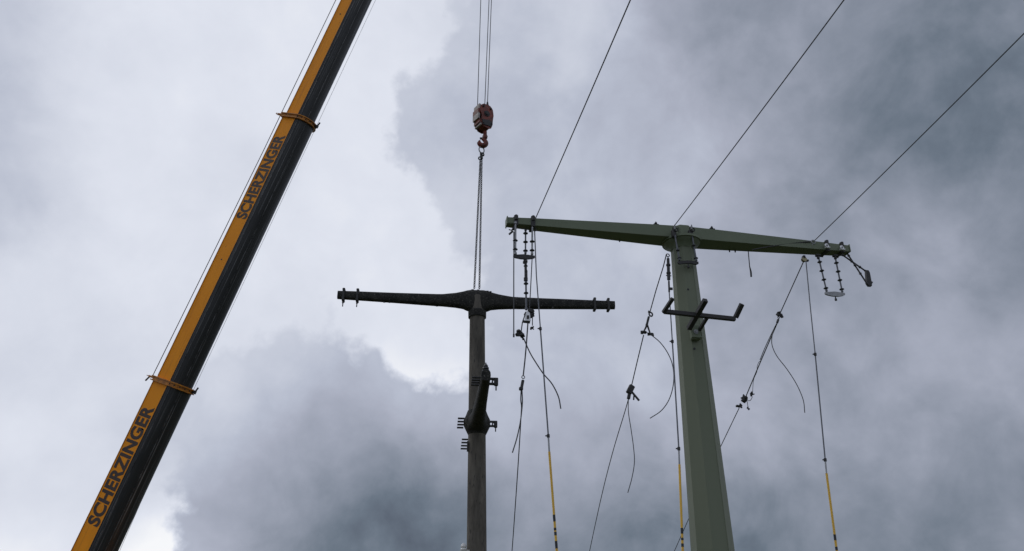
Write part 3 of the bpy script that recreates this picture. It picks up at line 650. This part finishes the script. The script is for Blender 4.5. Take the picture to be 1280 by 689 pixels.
def side_clamp(s, off):
    b_ = B(); c = hc + N2 * s + U2 * off
    c = c - U2 * .025
    for dz in (-.04, .055): box(b_, c + U2 * .07 + Z * dz, U2, N2, Z, .16, .05, .04, .004)
    box(b_, c + U2 * .15, U2, N2, Z, .075, .07, .15, .012); lathe(b_, c + U2 * .15 - Z * .07, -Z, [(0, .014), (.09, .014)], 6); torus(b_, c + U2 * .12, N2, .04, .014); obj('side_clamp', b_, M['iron'], low)
pegs(LN - .66, 4, .08, .15, .13); side_clamp(LN - .38, .08)
pegs(-.45, 4, .28, .26, .11); side_clamp(-.02, .28)
pegs(-2.5, 4, .07, .32, .18)
b_ = B(); c = hc + N2 * (LN - .14) + Z * .08
lathe(b_, c, Z, [(0, .03), (.03, .03), (.032, .062), (.06, .068), (.07, .04), (.085, .06), (.11, .055), (.12, .035), (.135, .045), (.16, .03), (.18, .012), (.2, .01)], 16); obj('pin_insulator', b_, M['shed'], low, True)
b_ = B(); box(b_, hc + N2 * (LN - .12) + Z * .09, U2, N2, Z, .16, .07, .03, .005); obj('bracket', b_, M['iron'], low)
b_ = B(); box(b_, onY(584.5, 558, 16.9), U2, N2, Z, .03, .06, .22, .006); obj('bracket', b_, M['iron'], old)
b_ = B(); pw = onY(579.5, 685, 16.85); lathe(b_, pw - Z * .09, Z, [(0, .03), (.02, .06), (.06, .07), (.09, .045), (.11, .06), (.15, .05), (.18, .02)], 16); beam(b_, pw - Z * .05, pw - Z * .05 + U2 * .12, .03, .03); obj('white_insulator', b_, M['porcelain'], old, True)

# ---------------------------------------------------------------- chain sling, hook block and hoist ropes
YL = 17.0
K = lambda x, y, dy=0.0: onY(x, y, YL + dy)
ch = thing('chain_sling', 'two leg steel chain sling carrying the old concrete pole', 'chain', K(597, 361))
def chain(a, b, pitch=.060, r=.0115):
    a, b = Vector(a), Vector(b); n_ = int((b - a).length / pitch); d = (b - a).normalized(); x, y, _ = frame(d, (0, 1, 0)); bm = B()
    for i in range(n_):
        c = a + d * ((i + .5) * pitch); nn = (x + y) if i % 2 else (x - y)
        xx = d; yy = nn.normalized(); zz = d.cross(yy); seg = []
        for k in range(8):
            t = 2 * math.pi * k / 8; seg.append(c + xx * (.038 * math.cos(t)) + zz * (.022 * math.sin(t)))
        rings = []
        for k in range(8):
            t = 2 * math.pi * k / 8; o_ = (xx * math.cos(t) + zz * math.sin(t)); rings.append([bm.verts.new(seg[k] + o_ * (r * math.cos(u)) + yy * (r * math.sin(u))) for u in (0, math.pi / 2, math.pi, 3 * math.pi / 2)])
        for k in range(8):
            A_, B_ = rings[k], rings[(k + 1) % 8]
            for u in range(4): bm.faces.new((A_[u], A_[(u + 1) % 4], B_[(u + 1) % 4], B_[u]))
    return obj('chain', bm, M['iron'], ch)
chain(K(600.4, 200), K(592.8, 362)); chain(K(602.2, 200), K(599.2, 362))
bm = B(); torus(bm, K(602, 187.5), N2 + U2 * .5, .075, .017, ex=1.25); obj('master_link', bm, M['galv'], ch)
bm = B(); beam(bm, K(601.5, 191), K(602, 199), .07, .06, N2, .014); torus(bm, K(600.5, 198), N2, .045, .018); torus(bm, K(603.5, 193), N2 + U2, .04, .018); obj('coupling', bm, M['iron'], ch)

hb = thing('hook_block', 'red crane hook block with a white striped side and a big hook', 'hook block', K(603, 184))
HBU = Vector((math.cos(R(35)), math.sin(R(35)), 0)); HBN = Vector((math.sin(R(35)), -math.cos(R(35)), 0))
hc0 = K(604.5, 149)
out = [(u_ * .86, v_ * (1 + .0)) for u_, v_ in [(-.20, .30), (-.10, .37), (.12, .37), (.22, .28), (.25, .10), (.21, -.05), (.22, -.18), (.17, -.31), (.05, -.36), (-.10, -.34), (-.19, -.22), (-.16, -.02), (-.24, .12)]]
for s in (-.13, .13):
    bm = B(); prism(bm, hc0 + HBN * s, HBU, Z, HBN, out, .045); es = list(bm.edges); bmesh.ops.bevel(bm, geom=es, offset=.008, segments=1, affect='EDGES'); obj('cheek', bm, M['red'], hb)
bm = B()
for s in (-.045, .045): lathe(bm, hc0 + HBN * (s - .03) + Z * .08, HBN, [(0, .21), (.012, .21), (.02, .18), (.04, .18), (.048, .21), (.06, .21)], 28)
obj('sheave', bm, M['iron'], hb)
bm = B(); box(bm, hc0 - Z * .22, HBU, HBN, Z, .26, .20, .22, .04); obj('housing', bm, M['red'], hb)
bm = B(); lathe(bm, hc0 + Z * .08 - HBN * .19, HBN, [(0, .05), (.38, .05)], 12); lathe(bm, hc0 + Z * .08 + HBN * .155, HBN, [(0, .085), (.012, .085)], 12); obj('axle', bm, M['iron'], hb)
for (u_, v_) in ((-.11, .27), (.11, .27), (.13, -.20), (-.10, -.26)):
    bm = B(); lathe(bm, hc0 + HBU * u_ + Z * v_ + HBN * .14, HBN, [(0, .030), (.035, .030), (.036, .016), (.06, .016)], 6); obj('bolt', bm, M['iron'], hb)
bm = B(); prism(bm, hc0 + HBN * .165 - Z * .20, HBU, Z, HBN, [(-.13, -.10), (.13, -.08), (.16, .05), (.05, .09), (-.14, .05)], .02); obj('side_plate', bm, M['iron'], hb)
# striped counterweight panel on the left
for k, (z0, z1, m_) in enumerate(((.18, .33, 'white'), (.04, .18, 'red'), (-.13, .04, 'white'), (-.24, -.13, 'red'), (-.31, -.24, 'white'))):
    bm = B(); w = .26; cx = (-.195, -.225, -.225, -.185, -.155)[k]
    prism(bm, hc0 + HBU * cx, HBN, Z, HBU, [(-w / 2, z0 + .002), (w / 2, z0 + .002), (w / 2, z1 - .002), (-w / 2, z1 - .002)], .05); obj('stripe', bm, M[m_], hb)
bm = B(); lathe(bm, K(606.2, 173), Z, [(0, .06), (.06, .07), (.10, .05), (.20, .05)], 14); obj('swivel', bm, M['red'], hb, True)
hkc = K(603.2, 178.5); pts, rs = [], []
HU = Vector((math.cos(R(10)), math.sin(R(10)), 0))
for k in range(15):
    a = R(80 - k * 21); rad = .088
    pts.append(hkc + HU * (rad * math.cos(a)) + Z * (rad * math.sin(a))); rs.append(.048 + .022 * math.sin(math.pi * k / 14) - (.02 if k > 12 else 0))
pts.insert(0, K(606.2, 172.5)); rs.insert(0, .05)
bm = B(); tube(bm, pts, rs, 10); obj('hook', bm, M['red'], hb, True)
bm = B(); beam(bm, hkc + HU * -.07 + Z * .12, hkc + HU * .0 + Z * .13, .03, .05); obj('safety_catch', bm, M['iron'], hb)
bm = B(); lathe(bm, K(609.2, 137), Z, [(0, .04), (.12, .045), (.16, .03), (.24, .02)], 12); obj('rope_socket', bm, M['iron'], hb)

# ---------------------------------------------------------------- mobile crane
TIP = EYE + ray(597, -318) * 27.2
BT = EYE + ray(118.5, 689) * 19.5
AX = (TIP - BT).normalized(); hx = Vector((AX.x, AX.y, 0)).normalized()
SD = Vector((hx.y, -hx.x, 0));                       # flat side of the boom
if SD.dot(EYE - BT) < 0: SD = -SD
BN = SD.cross(AX); BN = BN if BN.z < 0 else -BN      # towards the rounded belly
FOOT = BT - AX * ((BT.z - 2.3) / AX.z)
LB = (TIP - FOOT).length
crane = thing('mobile_crane', 'mobile crane with a tall black and orange telescopic boom, at the left', 'crane', (FOOT.x, FOOT.y, 0))
def along(py):                                       # distance up the boom axis for a picture row
    lo, hi = 0, LB
    for _ in range(40):
        m_ = (lo + hi) / 2; p = FOOT + AX * m_ - EYE; y = 344.5 - FPX * (-p.y * SP + p.z * CP) / (p.y * CP + p.z * SP)
        if y > py: lo = m_
        else: hi = m_
    return lo
def prof(H, W, grow=0.0, nb=18):
    """cross-section (v: down towards the belly, w: lateral), flat top and sides, round belly"""
    v0 = .5 * H - .15 * W; r = W / 2 + grow; pts = [(-v0 - grow, -r), (-v0 - grow, r), (H - W / 2 - v0, r)]
    bel = [(H - W / 2 - v0 + r * math.sin(math.pi * k / nb), r * math.cos(math.pi * k / nb)) for k in range(1, nb)]
    return pts + bel + [(H - W / 2 - v0, -r)]
def section(s0, s1, H, W, name='boom_section'):
    P = prof(H, W); bm = B(); uv = bm.loops.layers.uv.new('run'); nseg = 6
    vs = []
    for i in range(nseg + 1):
        c = FOOT + AX * (s0 + (s1 - s0) * i / nseg); vs.append([bm.verts.new(c + BN * v + SD * w) for v, w in P])
    n_ = len(P)
    for i in range(nseg):
        for k in range(n_):
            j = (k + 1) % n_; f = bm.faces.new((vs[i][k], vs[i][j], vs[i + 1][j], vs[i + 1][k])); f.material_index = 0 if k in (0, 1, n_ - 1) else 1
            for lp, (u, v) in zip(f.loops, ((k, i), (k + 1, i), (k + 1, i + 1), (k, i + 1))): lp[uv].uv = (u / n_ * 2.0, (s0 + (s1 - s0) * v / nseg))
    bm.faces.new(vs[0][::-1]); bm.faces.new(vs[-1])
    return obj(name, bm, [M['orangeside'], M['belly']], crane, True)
S1, S2 = along(479), along(151)
HA, WA = .895, .725
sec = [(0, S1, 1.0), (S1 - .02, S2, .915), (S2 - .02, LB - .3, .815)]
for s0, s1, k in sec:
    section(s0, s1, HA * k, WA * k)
def rail(s0, s1, k):                                  # welded edge rails and seam beads
    P = prof(HA * k, WA * k); v0 = P[2][0]
    for (v, w, rr, m_) in ((v0 + .004, WA * k / 2 + .002, .010, 'iron'), (P[1][0] + .012, WA * k / 2 + .004, .012, 'orangedirt')):
        bm = B(); tube(bm, [FOOT + AX * s0 + BN * v + SD * w, FOOT + AX * s1 + BN * v + SD * w], rr, 6); obj('seam', bm, M[m_], crane)
    for fr_ in (.10, .33):
        a = math.pi * fr_; r = WA * k / 2 + .002; v = v0 + r * math.sin(a); w = r * math.cos(a)
        bm = B(); tube(bm, [FOOT + AX * s0 + BN * v + SD * w, FOOT + AX * s1 + BN * v + SD * w], .011, 6); obj('slide_strip', bm, M['belly2'], crane)
for s0, s1, k in sec: rail(s0 + .05, s1 - .05, k)
def collar(s, k, big=.065):
    P1 = prof(HA * k, WA * k, .004); P2 = prof(HA * k, WA * k, big)
    bm = B()
    def rg(P, s_): return [FOOT + AX * s_ + BN * v + SD * w for v, w in P]
    loft(bm, [rg(P1, s - .13), rg(P2, s - .125), rg(P2, s - .10), rg(prof(HA * k, WA * k, big * .45), s - .095), rg(prof(HA * k, WA * k, big * .45), s - .03), rg(P2, s - .025), rg(P2, s), rg(P1, s + .005)], caps=False); o = obj('boom_collar', bm, M['orangedirt'], crane)
    for q in range(9):                       # bolts round the reinforced end
        a = math.pi * (q + .5) / 9; rr = WA * k / 2 + big * .45; vv = P2[2][0] + rr * math.sin(a); ww = rr * math.cos(a)
        bm = B(); nn = BN * math.sin(a) + SD * math.cos(a); lathe(bm, FOOT + AX * (s - .062) + BN * vv + SD * ww, nn, [(0, .016), (.02, .016)], 6); obj('bolt', bm, M['iron'], o)
    v0 = P2[0][0]; bm = B(); c = FOOT + AX * (s - .05) + SD * (WA * k / 2)
    beam(bm, c + BN * (v0 + .05), c + BN * (v0 - .14), .07, .05, AX, .008); torus(bm, c + BN * (v0 - .16), AX, .05, .010); obj('rope_guide', bm, M['orangedirt'], o)
    v1 = P2[2 + 9][0]; bm = B(); c = FOOT + AX * (s - .05) - SD * (WA * k * .2)
    beam(bm, c + BN * (v1 - .06), c + BN * (v1 + .05), .07, .09, AX, .01); beam(bm, c + BN * (v1 + .02), c + BN * (v1 + .06) + AX * .14, .03, .03, AX); obj('bracket', bm, M['iron'], o)
    return o
collar(S1, 1.0); collar(S2, .915)
c2_ = FOOT + AX * (S1 - .05) + SD * (WA / 2 + .0); v0 = prof(HA, WA)[0][0]
bm = B(); beam(bm, c2_ + BN * (v0 - .18), c2_ + BN * (v0 - .26) - AX * .14, .03, .03); obj('stop_pin', bm, M['iron'], crane)
for py in (26, 331):                                  # plugs in the orange side
    s = along(py); k = .815 if py < 150 else .915; P = prof(HA * k, WA * k)
    bm = B(); lathe(bm, FOOT + AX * s + BN * (P[1][0] * .35 + P[2][0] * .65 - .05) + SD * (WA * k / 2), SD, [(0, .022), (.006, .022)], 10); obj('plug', bm, M['iron'], crane)
# boom lettering, painted along the flat side
def lettering(pyb, pyt, k):
    s0, s1 = along(pyb), along(pyt); P = prof(HA * k, WA * k); vt, vb = P[1][0], P[2][0]
    cu = bpy.data.curves.new('lettering', 'FONT'); cu.body = 'SCHERZINGER'; cu.size = 1.0; cu.offset = 0.042; cu.extrude = 0.0; cu.space_character = 1.04
    tmp = bpy.data.objects.new('tmp', cu); COL.objects.link(tmp); dg = bpy.context.evaluated_depsgraph_get(); dg.update()
    me = bpy.data.meshes.new_from_object(tmp.evaluated_get(dg)); bpy.data.objects.remove(tmp)
    xs = [v.co.x for v in me.vertices]; ys = [v.co.y for v in me.vertices]; x0, x1, y0, y1 = min(xs), max(xs), min(ys), max(ys)
    Hh = (vb - vt) * .80; vm = (vt + vb) / 2 + .008; org = Vector(crane.location)
    for v in me.vertices:
        u = (v.co.x - x0) / (x1 - x0); w = (v.co.y - y0) / (y1 - y0)
        v.co = FOOT + AX * (s0 + (s1 - s0) * u) + BN * (vm + Hh / 2 - Hh * w) + SD * (WA * k / 2 + .004) - org
    bm = B(); bm.from_mesh(me); bmesh.ops.recalc_face_normals(bm, faces=bm.faces); bm.to_mesh(me); bm.free()
    me.materials.clear(); me.materials.append(M['letter']); me.name = 'lettering'
    o = bpy.data.objects.new('lettering', me); COL.objects.link(o); o.parent = crane; o['label'] = 'dark capitals reading SCHERZINGER along the orange side'
lettering(660, 513, 1.0); lettering(280.5, 177, .915)
# boom head with sheaves
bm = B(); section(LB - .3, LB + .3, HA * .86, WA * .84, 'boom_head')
RT_ = K(606, -318)
bm.free(); bm = B(); c = TIP + hx * .15
for s in (-.10, .10): lathe(bm, Vector((RT_.x, RT_.y, TIP.z + .1)) + SD * (s - .03) - hx * .15, SD, [(0, .24), (.012, .24), (.02, .21), (.04, .21), (.048, .24), (.06, .24)], 24)
beam(bm, c - hx * .4, Vector((RT_.x, RT_.y, TIP.z + .1)), .30, .25, Z, .02); obj('head_sheave', bm, M['iron'], crane)
# ropes
def crope(pts, r, m='rope', name='hoist_rope'):
    bm = B(); tube(bm, pts, r, 6); obj(name, bm, M[m], crane, True)
for (xt, xb, yb) in ((601, 596.8, 136), (611.3, 605.8, 136), (614.3, 609.2, 134)):
    a = K(xb, yb); b = K(xt, 0); b = a + (b - a) * ((TIP.z + .1 - a.z) / (b.z - a.z)); crope([a, b], .011)
vr = prof(HA, WA)[0][0]
pR = lambda py, px: (lambda s: hit(px, py, FOOT + SD * (WA * .40), AX, BN))(0)
crope([pR(470, 190.8), pR(186, 330.5), pR(120, 362), pR(0, 419.8), pR(-318, 570)], .0105)
crope([FOOT + AX * .5 + BN * (vr - .02), FOOT + AX * (S1 - .6) + BN * (vr - .02) - SD * .1, pR(470, 190.8)], .0105)
pL = lambda py, px: hit(px, py, FOOT - SD * (WA * .5), AX, BN)
crope([pL(689, 149.5), pL(620, 179.5), pL(468, 251), pL(125, 411), pL(0, 469.5), pL(-318, 618)], .0045, 'pale', 'guide_cord')
# superstructure and carrier (below the picture)
FX, FY = FOOT.x, FOOT.y; cx = Vector((FX, FY, 0)); X_, Y_ = hx, SD
bm = B(); lathe(bm, cx + X_ * 1.2 + Z * 1.25, Z, [(0, 1.1), (.18, 1.1)], 32); obj('turntable', bm, M['iron'], crane)
bm = B()
for s in (-.55, .55): box(bm, cx + X_ * .6 + Y_ * s + Z * 1.95, X_, Y_, Z, 3.2, .10, 1.0, .05)
box(bm, cx - X_ * 1.6 + Z * 1.8, X_, Y_, Z, 1.2, 2.4, .9, .12); obj('superstructure', bm, M['orange'], crane)
bm = B(); box(bm, cx + X_ * .5 + Z * .95, X_, Y_, Z, 10.5, 2.5, .55, .08); box(bm, cx + X_ * 5.0 + Z * 1.75, X_, Y_, Z, 1.7, 2.45, 1.1, .2); obj('carrier', bm, M['orange'], crane)
for k in (-3.6, -2.1, 2.2, 3.8):
    for s in (-1, 1):
        bm = B(); lathe(bm, cx + X_ * k + Y_ * (s * .85) + Z * .55, Y_ * s, [(0, .40), (.03, .53), (.07, .55), (.32, .55), (.38, .52), (.39, .30), (.33, .28), (.33, .1)], 24); obj('wheel', bm, M['tyre'], crane, True)
bm = B(); a = FOOT + AX * .75 + BN * .45; b = cx + X_ * 1.7 + Z * 1.35; tube(bm, [b, b.lerp(a, .6)], .13, 16); obj('luffing_cylinder', bm, M['iron'], crane, True)
bm = B(); tube(bm, [b.lerp(a, .58), a], .09, 16); obj('piston_rod', bm, M['galv'], crane, True)
